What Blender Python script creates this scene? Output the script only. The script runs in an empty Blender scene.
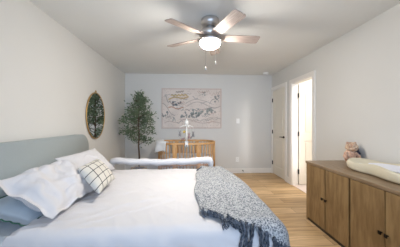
import bpy, bmesh, math, random
from mathutils import Vector, Matrix, noise
R_ = math.radians
PI = math.pi
scn = bpy.context.scene
C = scn.collection

# ------------------------------------------------------------------ camera
cam_d = bpy.data.cameras.new('camera')
cam_d.sensor_width = 36.0
cam_d.lens = 18.0                       # 200 px focal length on a 400 px wide frame
cam_d.shift_y = -1.5 / 400
cam_d.clip_start = 0.02
cam = bpy.data.objects.new('camera', cam_d)
C.objects.link(cam)
cam.location = (0, 0, 1.268)
cam.rotation_euler = (R_(90), 0, R_(-3.18))
scn.camera = cam

# ------------------------------------------------------------------ world, lights, exposure
w = bpy.data.worlds.new('sky')
scn.world = w
w.use_nodes = True
w.node_tree.nodes['Background'].inputs[0].default_value = (0.62, 0.76, 1.0, 1)
w.node_tree.nodes['Background'].inputs[1].default_value = 1.5


def area(name, loc, rot, sx, sy, power, col):
    l = bpy.data.lights.new(name, 'AREA')
    l.shape = 'RECTANGLE'
    l.size = sx
    l.size_y = sy
    l.energy = power
    l.color = col
    o = bpy.data.objects.new(name, l)
    o.location = loc
    o.rotation_euler = rot
    C.objects.link(o)
    return o


wd = area('window_daylight', (0.25, -0.70, 1.45), (R_(90), 0, 0), 2.7, 1.5, 12.5, (0.45, 0.67, 1.0))
area('next_room_light', (3.0, 3.3, 2.40), (0, 0, 0), 1.0, 1.0, 28, (1.0, 0.97, 0.93))
wd.data.spread = R_(85)
nw = area('next_room_added_beam', (2.83, 2.32, 0.98), (R_(90), 0, R_(28)), 0.60, 1.5, 1.0, (1.0, 0.95, 0.92))  # narrow beam added for the back wall's light strip; no window stands here
nw.data.spread = R_(16)
LAMP = 172.0
LAMP_COL = (1.0, 0.935, 0.86, 1)
scn.view_settings.view_transform = 'Standard'
scn.view_settings.look = 'None'
scn.view_settings.exposure = 0.35
scn.view_settings.gamma = 1.0
scn.view_settings.use_curve_mapping = False


# ------------------------------------------------------------------ materials
def lin(c):
    return tuple(((x / 255) / 12.92 if x / 255 <= 0.04045 else ((x / 255 + 0.055) / 1.055) ** 2.4) for x in c) + (1,)


def mat(name, rgb, rough=0.6, metal=0.0, var=0.0, vscale=6.0, bump=0.0, bscale=80.0, stretch=(1, 1, 1), rgb2=None, spec=0.5, sheen=0.0, sss=0.0):
    m = bpy.data.materials.new(name)
    m.use_nodes = True
    nt = m.node_tree
    b = nt.nodes['Principled BSDF']
    b.inputs['Roughness'].default_value = rough
    b.inputs['Metallic'].default_value = metal
    b.inputs['Specular IOR Level'].default_value = spec
    if sheen:
        b.inputs['Sheen Weight'].default_value = sheen
    c1 = lin(rgb)
    tc = nt.nodes.new('ShaderNodeTexCoord')
    mp = nt.nodes.new('ShaderNodeMapping')
    mp.inputs['Scale'].default_value = stretch
    nt.links.new(tc.outputs['Object'], mp.inputs['Vector'])
    n = nt.nodes.new('ShaderNodeTexNoise')
    n.inputs['Scale'].default_value = vscale
    n.inputs['Detail'].default_value = 5
    nt.links.new(mp.outputs[0], n.inputs['Vector'])
    mx = nt.nodes.new('ShaderNodeMix')
    mx.data_type = 'RGBA'
    c2 = lin(rgb2) if rgb2 else tuple(x * (1 - var) for x in c1[:3]) + (1,)
    mx.inputs['A'].default_value = c1
    mx.inputs['B'].default_value = c2
    rp = nt.nodes.new('ShaderNodeMapRange')
    rp.inputs['From Min'].default_value = 0.35
    rp.inputs['From Max'].default_value = 0.65
    nt.links.new(n.outputs['Fac'], rp.inputs['Value'])
    nt.links.new(rp.outputs[0], mx.inputs['Factor'])
    nt.links.new(mx.outputs['Result'], b.inputs['Base Color'])
    if bump:
        n2 = nt.nodes.new('ShaderNodeTexNoise')
        n2.inputs['Scale'].default_value = bscale
        n2.inputs['Detail'].default_value = 3
        nt.links.new(mp.outputs[0], n2.inputs['Vector'])
        bp = nt.nodes.new('ShaderNodeBump')
        bp.inputs['Strength'].default_value = bump
        bp.inputs['Distance'].default_value = 0.004
        nt.links.new(n2.outputs['Fac'], bp.inputs['Height'])
        nt.links.new(bp.outputs[0], b.inputs['Normal'])
    return m


def emit(name, col, s):
    m = bpy.data.materials.new(name)
    m.use_nodes = True
    b = m.node_tree.nodes['Principled BSDF']
    b.inputs['Base Color'].default_value = (0.9, 0.9, 0.9, 1)
    b.inputs['Emission Color'].default_value = col
    b.inputs['Emission Strength'].default_value = s
    return m


M = {}
M['wall'] = mat('wall_paint', (222, 220, 214), 0.75, var=0.02, vscale=1.5, bump=0.08, bscale=160)
M['ceiling'] = mat('ceiling_paint', (235, 235, 230), 0.85, var=0.02, vscale=2, bump=0.15, bscale=120)
M['trim'] = mat('trim_white', (242, 238, 231), 0.4, var=0.01)
M['door'] = mat('door_white', (234, 227, 212), 0.42, var=0.01)
M['hallwall'] = mat('next_room_wall', (226, 223, 218), 0.7, var=0.01)
M['tile'] = mat('pale_tile', (222, 205, 196), 0.35, var=0.06, vscale=3)
M['black'] = mat('black_metal', (22, 21, 21), 0.35, metal=0.4)
M['headboard'] = mat('headboard_fabric', (170, 178, 177), 0.9, var=0.10, vscale=120, bump=0.5, bscale=400, sheen=0.2)
M['white'] = mat('white_cotton', (217, 215, 216), 0.85, var=0.02, vscale=4, bump=0.12, bscale=60)
M['muslin'] = mat('muslin', (240, 240, 238), 0.9, var=0.02)
M['sheet'] = mat('white_sheet', (224, 226, 230), 0.85, var=0.02, vscale=4)
M['blue'] = mat('pale_blue_cotton', (196, 206, 214), 0.85, var=0.04, vscale=5)
M['green'] = mat('green_trim', (70, 110, 90), 0.8)
M['mattress'] = mat('mattress_ticking', (222, 225, 228), 0.9, var=0.04)
M['crib'] = mat('honey_wood', (216, 170, 114), 0.45, rgb2=(196, 146, 90), vscale=14, stretch=(1, 1, 0.15))
M['dresser'] = mat('brown_wood', (152, 124, 84), 0.5, rgb2=(124, 97, 62), vscale=9, stretch=(2.5, 2.5, 0.5), bump=0.1, bscale=60)
M['dresser_top'] = mat('brown_wood_top', (152, 130, 104), 0.38, rgb2=(130, 108, 82), vscale=9, stretch=(3.0, 0.5, 1), bump=0.05, bscale=60)
M['dark'] = mat('dark_bronze', (48, 40, 33), 0.5, var=0.1)
M['nickel'] = mat('brushed_nickel', (206, 203, 200), 0.36, metal=1.0, var=0.05, vscale=30)
M['blade'] = mat('washed_wood_blade', (180, 165, 156), 0.55, rgb2=(152, 136, 126), vscale=8, stretch=(1, 9, 1))
M['gold'] = mat('brass_frame', (196, 160, 100), 0.35, metal=0.7, var=0.05)
M['plastic'] = mat('white_plastic', (248, 247, 243), 0.4)
M['pad'] = mat('cream_foam', (218, 209, 184), 0.42, var=0.02)
M['liner'] = mat('pad_liner', (232, 232, 238), 0.85, var=0.02, bump=0.3, bscale=200)
M['leaf'] = mat('olive_leaf', (122, 138, 106), 0.5, rgb2=(80, 98, 72), vscale=20)
M['bark'] = mat('bark', (104, 84, 66), 0.85, var=0.3, vscale=30, bump=0.5, bscale=60)
M['basket'] = mat('woven_basket', (176, 148, 108), 0.8, var=0.2, vscale=60, stretch=(1, 1, 4))
M['soil'] = mat('soil', (60, 48, 40), 0.95, var=0.3, vscale=60)
M['plush'] = mat('tan_plush', (224, 190, 164), 0.95, rgb2=(188, 142, 118), vscale=30, bump=0.8, bscale=120)
M['plush_cream'] = mat('cream_plush', (228, 204, 174), 0.95, rgb2=(184, 140, 112), vscale=40, bump=0.6, bscale=120)
M['plush_dark'] = mat('dark_plush', (66, 58, 70), 0.95, var=0.3, vscale=40)
M['yellow'] = mat('yellow_felt', (222, 196, 92), 0.9)
M['greyfelt'] = mat('grey_felt', (150, 148, 148), 0.9, var=0.1)
M['pinkfelt'] = mat('mauve_felt', (178, 150, 146), 0.9, var=0.1)
M['tassel'] = mat('slate_yarn', (104, 112, 124), 0.95, rgb2=(38, 45, 56), vscale=60)
M['glassrim'] = mat('frosted_rim', (225, 222, 218), 0.3, spec=0.6)

m = bpy.data.materials.new('mirror_glass'); m.use_nodes = True
b = m.node_tree.nodes['Principled BSDF']
b.inputs['Base Color'].default_value = (0.86, 0.88, 0.88, 1); b.inputs['Metallic'].default_value = 1; b.inputs['Roughness'].default_value = 0.015
M['mirror'] = m

# oak planks running left to right
m = bpy.data.materials.new('oak_planks'); m.use_nodes = True
nt = m.node_tree; b = nt.nodes['Principled BSDF']
tc = nt.nodes.new('ShaderNodeTexCoord')
br = nt.nodes.new('ShaderNodeTexBrick')
br.inputs['Scale'].default_value = 1.0
br.inputs['Brick Width'].default_value = 1.5
br.inputs['Row Height'].default_value = 0.18
br.inputs['Mortar Size'].default_value = 0.0022
br.inputs['Mortar Smooth'].default_value = 0.2
br.offset = 0.37
br.inputs['Color1'].default_value = lin((222, 188, 142))
br.inputs['Color2'].default_value = lin((190, 155, 110))
br.inputs['Mortar'].default_value = lin((122, 90, 62))
nt.links.new(tc.outputs['Object'], br.inputs['Vector'])
mp = nt.nodes.new('ShaderNodeMapping'); mp.inputs['Scale'].default_value = (0.9, 9, 1)
nt.links.new(tc.outputs['Object'], mp.inputs['Vector'])
n = nt.nodes.new('ShaderNodeTexNoise'); n.inputs['Scale'].default_value = 2.2; n.inputs['Detail'].default_value = 7; n.inputs['Distortion'].default_value = 0.6
nt.links.new(mp.outputs[0], n.inputs['Vector'])
rp = nt.nodes.new('ShaderNodeValToRGB')
rp.color_ramp.elements[0].position = 0.34; rp.color_ramp.elements[0].color = (0.54, 0.49, 0.44, 1)
rp.color_ramp.elements[1].position = 0.6; rp.color_ramp.elements[1].color = (1, 1, 1, 1)
nt.links.new(n.outputs['Fac'], rp.inputs[0])
mx = nt.nodes.new('ShaderNodeMix'); mx.data_type = 'RGBA'; mx.blend_type = 'MULTIPLY'; mx.inputs['Factor'].default_value = 0.7
nt.links.new(br.outputs['Color'], mx.inputs['A']); nt.links.new(rp.outputs[0], mx.inputs['B'])
nt.links.new(mx.outputs['Result'], b.inputs['Base Color'])
b.inputs['Roughness'].default_value = 0.45
M['oak'] = m

# speckled knit of the throw
m = bpy.data.materials.new('speckled_knit'); m.use_nodes = True
nt = m.node_tree; b = nt.nodes['Principled BSDF']
tc = nt.nodes.new('ShaderNodeTexCoord')
n = nt.nodes.new('ShaderNodeTexNoise'); n.inputs['Scale'].default_value = 95; n.inputs['Detail'].default_value = 3; n.inputs['Roughness'].default_value = 0.75
nt.links.new(tc.outputs['Object'], n.inputs['Vector'])
rp = nt.nodes.new('ShaderNodeValToRGB')
rp.color_ramp.elements[0].position = 0.41; rp.color_ramp.elements[0].color = lin((76, 84, 95))
rp.color_ramp.elements[1].position = 0.55; rp.color_ramp.elements[1].color = lin((193, 195, 196))
nt.links.new(n.outputs['Fac'], rp.inputs[0])
nt.links.new(rp.outputs[0], b.inputs['Base Color'])
bp = nt.nodes.new('ShaderNodeBump'); bp.inputs['Strength'].default_value = 0.8; bp.inputs['Distance'].default_value = 0.006
nt.links.new(n.outputs['Fac'], bp.inputs['Height']); nt.links.new(bp.outputs[0], b.inputs['Normal'])
b.inputs['Roughness'].default_value = 0.95
M['knit'] = m

# windowpane check
m = bpy.data.materials.new('windowpane_check'); m.use_nodes = True
nt = m.node_tree; b = nt.nodes['Principled BSDF']
uv = nt.nodes.new('ShaderNodeTexCoord')
br = nt.nodes.new('ShaderNodeTexBrick')
br.offset = 0.0
br.inputs['Scale'].default_value = 1.0
br.inputs['Brick Width'].default_value = 0.235
br.inputs['Row Height'].default_value = 0.235
br.inputs['Mortar Size'].default_value = 0.013
br.inputs['Mortar Smooth'].default_value = 0.3
br.inputs['Color1'].default_value = lin((214, 210, 200)); br.inputs['Color2'].default_value = lin((210, 205, 194))
br.inputs['Mortar'].default_value = lin((62, 62, 66))
mp = nt.nodes.new('ShaderNodeMapping'); mp.inputs['Location'].default_value = (0.06, 0.08, 0)
nt.links.new(uv.outputs['UV'], mp.inputs['Vector']); nt.links.new(mp.outputs[0], br.inputs['Vector'])
nt.links.new(br.outputs['Color'], b.inputs['Base Color']); b.inputs['Roughness'].default_value = 0.9
M['check'] = m

# translucent mesh of the bed rail
m = bpy.data.materials.new('sheer_mesh'); m.use_nodes = True
nt = m.node_tree; b = nt.nodes['Principled BSDF']
b.inputs['Base Color'].default_value = lin((232, 230, 230)); b.inputs['Roughness'].default_value = 0.9
tr = nt.nodes.new('ShaderNodeBsdfTransparent')
ms = nt.nodes.new('ShaderNodeMixShader'); ms.inputs[0].default_value = 0.24
out = nt.nodes['Material Output']
nt.links.new(tr.outputs[0], ms.inputs[1]); nt.links.new(b.outputs[0], ms.inputs[2]); nt.links.new(ms.outputs[0], out.inputs[0])
M['mesh'] = m

# painted by vertex colour (the printed design of the wall hanging)
m = bpy.data.materials.new('printed_canvas'); m.use_nodes = True
nt = m.node_tree; b = nt.nodes['Principled BSDF']
at = nt.nodes.new('ShaderNodeVertexColor'); at.layer_name = 'print'
nt.links.new(at.outputs['Color'], b.inputs['Base Color']); b.inputs['Roughness'].default_value = 0.85
M['print'] = m

# window glass
m = bpy.data.materials.new('window_glass'); m.use_nodes = True
nt = m.node_tree; b = nt.nodes['Principled BSDF']
b.inputs['Roughness'].default_value = 0.02; b.inputs['Base Color'].default_value = (0.9, 0.95, 1, 1)
tr = nt.nodes.new('ShaderNodeBsdfTransparent')
ms = nt.nodes.new('ShaderNodeMixShader'); ms.inputs[0].default_value = 0.08
nt.links.new(tr.outputs[0], ms.inputs[1]); nt.links.new(b.outputs[0], ms.inputs[2]); nt.links.new(ms.outputs[0], nt.nodes['Material Output'].inputs[0])
M['glass'] = m
M['lamp'] = emit('lamp_globe', LAMP_COL, LAMP)


# ------------------------------------------------------------------ helpers
def link(name, me, m, parent=None, smooth=False):
    o = bpy.data.objects.new(name, me)
    C.objects.link(o)
    if m:
        me.materials.append(M[m] if isinstance(m, str) else m)
    if parent:
        o.parent = parent
        o.matrix_parent_inverse = Matrix.Translation(-Vector(parent.location))
    if smooth:
        me.shade_smooth()
    return o


def obj(name, bm, m, parent=None, smooth=False, bevel=0.0):
    """bm is in world coordinates; a parent's rotation is always zero here"""
    if bevel:
        bmesh.ops.bevel(bm, geom=[e for e in bm.edges], offset=bevel, segments=2, affect='EDGES', profile=0.6)
    bmesh.ops.recalc_face_normals(bm, faces=bm.faces)
    me = bpy.data.meshes.new(name)
    bm.to_mesh(me)
    bm.free()
    return link(name, me, m, parent, smooth)


def tag(o, label, cat, group=None):
    o['label'] = label
    o['category'] = cat
    if group:
        o['group'] = group
    return o


def thing(name, loc, label, cat, group=None):
    o = bpy.data.objects.new(name, None)
    o.location = loc
    C.objects.link(o)
    return tag(o, label, cat, group)


def struct(name, bm, m, parent=None, **k):
    o = obj(name, bm, m, parent, **k)
    o['kind'] = 'structure'
    return o


def box(bm, x0, x1, y0, y1, z0, z1):
    v = [bm.verts.new((x, y, z)) for x in (x0, x1) for y in (y0, y1) for z in (z0, z1)]
    for f in ((0, 1, 3, 2), (4, 6, 7, 5), (0, 4, 5, 1), (2, 3, 7, 6), (0, 2, 6, 4), (1, 5, 7, 3)):
        bm.faces.new([v[i] for i in f])
    return bm


def bx(*a):
    return box(bmesh.new(), *a)


def tube(bm, pts, rad, n=8, closed=False):
    pts = [Vector(p) for p in pts]
    N = len(pts)
    rs = rad if isinstance(rad, (list, tuple)) else [rad] * N
    rings = []
    prev = None
    for i, p in enumerate(pts):
        if closed:
            t = pts[(i + 1) % N] - pts[i - 1]
        else:
            t = pts[min(i + 1, N - 1)] - pts[max(i - 1, 0)]
        t.normalize()
        if prev is None:
            up = Vector((0, 0, 1)) if abs(t.z) < 0.9 else Vector((1, 0, 0))
            a = t.cross(up).normalized()
        else:
            a = (prev - t * prev.dot(t)).normalized()
        prev = a
        bb = t.cross(a)
        rings.append([bm.verts.new(p + (a * math.cos(2 * PI * k / n) + bb * math.sin(2 * PI * k / n)) * rs[i]) for k in range(n)])
    for i in range(N if closed else N - 1):
        r0, r1 = rings[i], rings[(i + 1) % N]
        for k in range(n):
            bm.faces.new((r0[k], r0[(k + 1) % n], r1[(k + 1) % n], r1[k]))
    if not closed:
        bm.faces.new(rings[0][::-1])
        bm.faces.new(rings[-1])
    return bm


def lathe(bm, prof, c, n=32, axis='Z'):
    c = Vector(c)
    rings = []
    for r, h in prof:
        ring = []
        for k in range(n):
            a = 2 * PI * k / n
            u, v = r * math.cos(a), r * math.sin(a)
            d = (u, v, h) if axis == 'Z' else ((h, u, v) if axis == 'X' else (u, h, v))
            ring.append(bm.verts.new(c + Vector(d)))
        rings.append(ring)
    for i in range(len(rings) - 1):
        for k in range(n):
            bm.faces.new((rings[i][k], rings[i][(k + 1) % n], rings[i + 1][(k + 1) % n], rings[i + 1][k]))
    bm.faces.new(rings[0][::-1])
    bm.faces.new(rings[-1])
    return bm


def blob(bm, c, s, rot=None, n=3, bump=0.0, bs=20):
    mtx = Matrix.Translation(c) @ (rot.to_4x4() if rot else Matrix.Identity(4)) @ Matrix.Diagonal((s[0], s[1], s[2], 1))
    r = bmesh.ops.create_icosphere(bm, subdivisions=n, radius=1.0, matrix=mtx)
    if bump:
        for v in r['verts']:
            v.co += (v.co - Vector(c)).normalized() * bump * noise.noise(v.co * bs)
    return bm


def grid_mesh(fn, nu, nv, uvs=False):
    bm = bmesh.new()
    uvl = bm.loops.layers.uv.new('UVMap') if uvs else None
    V = [[bm.verts.new(fn(i / nu, j / nv)) for j in range(nv + 1)] for i in range(nu + 1)]
    for i in range(nu):
        for j in range(nv):
            f = bm.faces.new((V[i][j], V[i + 1][j], V[i + 1][j + 1], V[i][j + 1]))
            if uvs:
                for l, (a, b_) in zip(f.loops, ((i, j), (i + 1, j), (i + 1, j + 1), (i, j + 1))):
                    l[uvl].uv = (a / nu, b_ / nv)
    return bm


def add_solid(o, th, off=1.0):
    md = o.modifiers.new('thickness', 'SOLIDIFY')
    md.thickness = th
    md.offset = off
    return o


def cap_pts(cx, cy, L, r, n=10):
    """closed stadium outline centred on cx, cy: straight half-length L, end radius r"""
    P = []
    for k in range(n + 1):
        a = -PI / 2 + PI * k / n
        P.append((cx + L + r * math.cos(a), cy + r * math.sin(a)))
    for k in range(n + 1):
        a = PI / 2 + PI * k / n
        P.append((cx - L + r * math.cos(a), cy + r * math.sin(a)))
    return P


# ------------------------------------------------------------------ room shell
XL, XR, YN, YB, H = -1.537, 2.075, -0.75, 4.911, 2.44
T = 0.12
struct('floor', bx(XL - T, XR + T, YN - T, YB + T, -0.1, 0), 'oak')
struct('ceiling', bx(XL - T, XR + T, YN - T, YB + T, H, H + 0.1), 'ceiling')
struct('wall_left', bx(XL - T, XL, YN - T, YB + T, 0, H), 'wall')
struct('wall_back', bx(XL, XR, YB, YB + T, 0, H), 'wall')
DH = 2.05
D1 = (4.195, 4.86)     # closed door
D2 = (3.24, 3.93)      # doorway to the next room
bm = bmesh.new()
for y0, y1 in ((YN - T, D2[0]), (D2[1], D1[0]), (D1[1], YB + T)):
    box(bm, XR, XR + T, y0, y1, 0, H)
for y0, y1 in (D2, D1):
    box(bm, XR, XR + T, y0, y1, DH, H)
struct('wall_right', bm, 'wall')
# near wall with a wide window behind the photographer
WX0, WX1, WZ0, WZ1 = -1.15, 1.65, 0.65, 2.2
bm = bmesh.new()
box(bm, XL, WX0, YN - T, YN, 0, H); box(bm, WX1, XR, YN - T, YN, 0, H)
box(bm, WX0, WX1, YN - T, YN, 0, WZ0); box(bm, WX0, WX1, YN - T, YN, WZ1, H)
struct('wall_near', bm, 'wall')
bm = bmesh.new()
for a in ((WX0, WX0 + 0.05), (WX1 - 0.05, WX1), (0.225, 0.275)):
    box(bm, a[0], a[1], YN - 0.09, YN - 0.03, WZ0, WZ1)
for a in ((WZ0, WZ0 + 0.05), (WZ1 - 0.05, WZ1)):
    box(bm, WX0 + 0.05, WX1 - 0.05, YN - 0.09, YN - 0.03, a[0], a[1])
wn = struct('window_1', bm, 'trim')
struct('window_pane', bx(WX0 + 0.05, WX1 - 0.05, YN - 0.065, YN - 0.06, WZ0 + 0.05, WZ1 - 0.05), 'glass', wn)


def base(name, x0, x1, y0, y1, side):
    bm = bx(x0, x1, y0, y1, 0, 0.10)
    if side == 'y':
        box(bm, x0, x1, y0 + 0.006, y1, 0.10, 0.118)
    elif side == 'xl':
        box(bm, x0, x1 - 0.006, y0, y1, 0.10, 0.118)
    else:
        box(bm, x0 + 0.006, x1, y0, y1, 0.10, 0.118)
    struct(name, bm, 'trim')


base('baseboard_back', XL, XR, YB - 0.015, YB, 'y')
base('baseboard_left', XL, XL + 0.015, YN, YB - 0.015, 'xl')
bm = bx(XR - 0.015, XR, YN, D2[0] - 0.07, 0, 0.118)
box(bm, XR - 0.015, XR, D2[1] + 0.07, D1[0] - 0.07, 0, 0.118)
struct('baseboard_right', bm, 'trim')


def casing(name, y0, y1, far=None):
    cw = 0.068
    ye = y1 + cw if far is None else far
    bm = bx(XR - 0.018, XR, y0 - cw, y0, 0, DH + cw)
    box(bm, XR - 0.018, XR, y1, ye, 0, DH + cw)
    box(bm, XR - 0.018, XR, y0, y1, DH, DH + cw)
    # jambs lining the opening
    box(bm, XR, XR + T, y0 - 0.0, y0 + 0.016, 0, DH)
    box(bm, XR, XR + T, y1 - 0.016, y1, 0, DH)
    box(bm, XR, XR + T, y0 + 0.016, y1 - 0.016, DH - 0.016, DH)
    struct(name, bm, 'trim')


casing('trim_1', *D1, far=YB - 0.016)
casing('trim_2', *D2)


def panel_door_bm(w, h, th=0.035):
    """door in the local x (width) / z plane, y thickness; two raised panels each side"""
    bm = bmesh.new()
    st = 0.10
    cols = ((0, st), (w - st, w))
    for a in cols:
        box(bm, a[0], a[1], 0, th, 0, h)
    rails = ((0, 0.20), (0.88, 1.02), (h - 0.13, h))
    for a in rails:
        box(bm, st, w - st, 0, th, a[0], a[1])
    for z0, z1 in ((0.20, 0.88), (1.02, h - 0.13)):
        box(bm, st, w - st, 0.010, th - 0.010, z0, z1)
        for ya, yb in ((0.003, 0.010), (th - 0.010, th - 0.003)):
            box(bm, st + 0.045, w - st - 0.045, ya, yb, z0 + 0.045, z1 - 0.045)
    return bm


def hinge_lever(door, side, pts, lever):
    for (x, y, z) in pts:
        struct('hinge', lathe(bmesh.new(), [(0.012, -0.045), (0.012, 0.045)], (x, y, z), 10), 'black', door)
    if lever:
        x, y, z, dy = lever
        bm = lathe(bmesh.new(), [(0.026, 0.0), (0.026, -0.010), (0.011, -0.012), (0.011, -0.05)], (x, y, z), 16, 'X')
        tube(bm, [(x - 0.05, y - 0.008 * dy, z), (x - 0.052, y + 0.05 * dy, z), (x - 0.05, y + 0.115 * dy, z - 0.004)], [0.010, 0.009, 0.007], 8)
        struct('door_handle', bm, 'black', door, smooth=False)


# closed closet door
bm = panel_door_bm(D1[1] - D1[0] - 0.036, DH - 0.03)
bmesh.ops.transform(bm, matrix=Matrix.Translation((XR + 0.004, D1[0] + 0.018, 0.010)) @ Matrix(((0, 1, 0, 0), (1, 0, 0, 0), (0, 0, 1, 0), (0, 0, 0, 1))), verts=bm.verts)
d1 = struct('door_1', bm, 'door')
hinge_lever(d1, 1, [(XR - 0.006, D1[1] - 0.012, z) for z in (0.27, 1.03, 1.80)], (XR + 0.004, D1[0] + 0.075, 0.935, 1))
# door standing open into the next room
bm = panel_door_bm(D2[1] - D2[0] - 0.036, DH - 0.03)
bmesh.ops.transform(bm, matrix=Matrix.Translation((XR + T + 0.014, D2[1] - 0.028, 0.010)), verts=bm.verts)
d2 = struct('door_2', bm, 'door')
hinge_lever(d2, 1, [(XR + T + 0.004, D2[1] - 0.034, z) for z in (0.27, 1.03, 1.80)], None)
bm = lathe(bmesh.new(), [(0.026, 0.0), (0.026, -0.010), (0.011, -0.012), (0.011, -0.05)], (XR + T + 0.014 + 0.585, D2[1] - 0.028, 0.935), 16, 'Y')
tube(bm, [(XR + T + 0.60, D2[1] - 0.078, 0.935), (XR + T + 0.50, D2[1] - 0.08, 0.933)], 0.009, 8)
struct('door_handle', bm, 'black', d2)

# next room beyond the doorway
NX1 = 3.75
struct('floor_next', bx(XR + T, NX1, 2.3, YB + T, -0.1, 0), 'tile')
bm = bx(XR, XR + T, D2[0] + 0.016, D2[1] - 0.016, 0.0, 0.006)
struct('trim_threshold', bm, 'tile')
struct('ceiling_next', bx(XR + T, NX1 + T, 2.3 - T, YB + T, H, H + 0.1), 'ceiling')
struct('wall_next_east', bx(NX1, NX1 + T, 2.3 - T, YB + T, 0, H), 'hallwall')
struct('wall_next_south', bx(XR + T, NX1, 2.3 - T, 2.3, 0, H), 'hallwall')
struct('wall_next_north', bx(XR + T, NX1, YB - 0.75, YB - 0.65, 0, H), 'hallwall')

# ------------------------------------------------------------------ bed
BX0, BX1, BY0, BY1 = -1.44, 0.58, 1.26, 2.86
bed = thing('bed', (-0.44, 2.06, 0), 'large upholstered bed with curved grey-green headboard against the left wall', 'bed')
# headboard: flat front, big rounded top corners
hy0, hy1, hz, hr = 1.14, 2.97, 1.10, 0.20
out = [(hy0, 0.06)]
for k in range(11):
    a = PI - (PI / 2) * k / 10
    out.append((hy0 + hr + hr * math.cos(a), hz - hr + hr * math.sin(a)))
for k in range(11):
    a = PI / 2 - (PI / 2) * k / 10
    out.append((hy1 - hr + hr * math.cos(a), hz - hr + hr * math.sin(a)))
out.append((hy1, 0.06))
bm = bmesh.new()
va = [bm.verts.new((XL + 0.006, y, z)) for y, z in out]
vb = [bm.verts.new((XL + 0.096, y, z)) for y, z in out]
bm.faces.new(va); bm.faces.new(vb[::-1])
for i in range(len(out)):
    j = (i + 1) % len(out)
    bm.faces.new((va[i], vb[i], vb[j], va[j]))
bmesh.ops.bevel(bm, geom=[e for e in bm.edges if abs((e.verts[0].co - e.verts[1].co).x) < 1e-5], offset=0.022, segments=3, affect='EDGES', profile=0.5)
obj('headboard', bm, 'headboard', bed, smooth=True)
obj('bed_base', bx(BX0, BX1 - 0.05, BY0 + 0.03, BY1 - 0.03, 0.12, 0.30), 'headboard', bed, bevel=0.02)
obj('mattress', bx(BX0 + 0.01, BX1 - 0.03, BY0 + 0.02, BY1 - 0.02, 0.30, 0.545), 'mattress', bed, bevel=0.05)
for x in (-1.36, 0.42):
    for y in (BY0 + 0.12, BY1 - 0.12):
        obj('leg', lathe(bmesh.new(), [(0.022, 0), (0.03, 0.125)], (x, y, 0), 14), 'dark', bed, smooth=False)


def drape(u, v, x1, y0, y1, r, zt, off=0.0, flare=0.0):
    if u > 0.2: x1 -= 0.13 * max(0.0, (v - 1.9) / 1.0) ** 2 * min(1, (u - 0.2) / 0.2)
    qx = min(u, x1 - r); qy = max(y0 + r, min(v, y1 - r))
    dx, dy = u - qx, v - qy
    e = math.hypot(dx, dy)
    if e < 1e-6:
        return Vector((u, v, zt + off))
    dx /= e; dy /= e
    if e < r * PI / 2:
        a = e / r
        return Vector((qx + dx * (r + off) * math.sin(a), qy + dy * (r + off) * math.sin(a), zt - r + (r + off) * math.cos(a)))
    dr = e - r * PI / 2
    k = r + off + flare * dr
    return Vector((qx + dx * k, qy + dy * k, zt - r - dr))


DR = dict(x1=0.63, y0=1.215, y1=2.905, r=0.10, zt=0.605)


def duvet_fn(a, b_):
    u = -1.09 + a * (0.60 + 0.33 + 1.09)
    v = 1.215 - 0.33 + b_ * (1.69 + 0.66)
    p = drape(u, v, **DR)
    top = 1 if p.z > 0.59 else 0
    # pleats down the hanging sides, slow swells on the top
    s = 0.5 + 0.5 * noise.noise(Vector((u * 7, v * 7, 0)))
    if top:
        k = 0.010 * noise.noise(Vector((u * 2.2, v * 3.5, 1))) + 0.002 * noise.noise(Vector((u * 9, v * 5, 3)))
        # faint creases fanning away from the pillows
        w_ = noise.noise(Vector((u * 1.8 + v * 0.8, v * 9 - u * 4, 5)))
        k += 0.007 * max(0, 1 - abs(w_) * 4) * (1 if u < -0.1 else 0.5)
        w2 = noise.noise(Vector((u * 7 + v * 5, v * 2.0 - u * 1.5, 8)))
        k += 0.004 * max(0, 1 - abs(w2) * 4)
        p.z += k
    else:
        dz = min(1, (0.60 - p.z) / 0.12)
        f = noise.noise(Vector((u * 6, v * 2 if abs(v - 2.06) > 0.8 else v * 6, 9)))
        g = 0.030 * f * dz + 0.034 * dz * noise.noise(Vector((u * 11 + p.z * 6, v * 11, 2)))
        if v < 1.3: p.y -= g + 0.006
        elif v > 2.8: p.y += g
        else: p.x += g
    if a < 0.03:
        p.z -= (0.03 - a) * 0.9 * top
    return p


bm = grid_mesh(duvet_fn, 180, 190)
duvet = obj('duvet', bm, 'white', smooth=True)
add_solid(duvet, 0.022, -1.0)
tag(duvet, 'white duvet spread over the bed and hanging down its sides', 'duvet')

# knitted throw
def throw_uv(a, b_):
    # a: 0 = edge across the bed, 1 = hanging past the foot ; b: 0 near side, 1 far side
    xl = 0.075 + 0.115 * b_ ** 2 - 0.03 * math.sin(PI * b_) + 0.012 * math.sin(b_ * 17)
    xr = 0.60 + 0.40
    u = xl + (xr - xl) * a
    yn = 1.425 - 0.20 * min(1, a / 0.38) ** 0.85 + 0.016 * math.sin(a * 21) - 0.22 * max(0, a - 0.38)
    yf = 2.905 + 0.10
    v = yn + (yf - yn) * b_
    return u, v


def throw_fn(a, b_, lift=0.022):
    u, v = throw_uv(a, b_)
    off = lift + 0.006 * noise.noise(Vector((u * 8, v * 6, 4)))
    # one soft ridge of a fold running along the bed near the far side
    off += 0.016 * math.exp(-((u - 0.30 + 0.25 * (v - 2.4)) / 0.035) ** 2) * (1 if v > 2.0 else max(0, (v - 1.6) / 0.4))
    p = drape(u, v, off=off, flare=0.10, **DR)
    return p


th = thing('throw_blanket', (0.5, 2.1, 0.62), 'speckled grey knit throw with dark slate fringe across the foot of the bed', 'blanket')
bm = grid_mesh(throw_fn, 70, 110)
o = obj('knit_panel', bm, 'knit', th, smooth=True)
add_solid(o, 0.010, 1.0)
random.seed(4)


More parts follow.
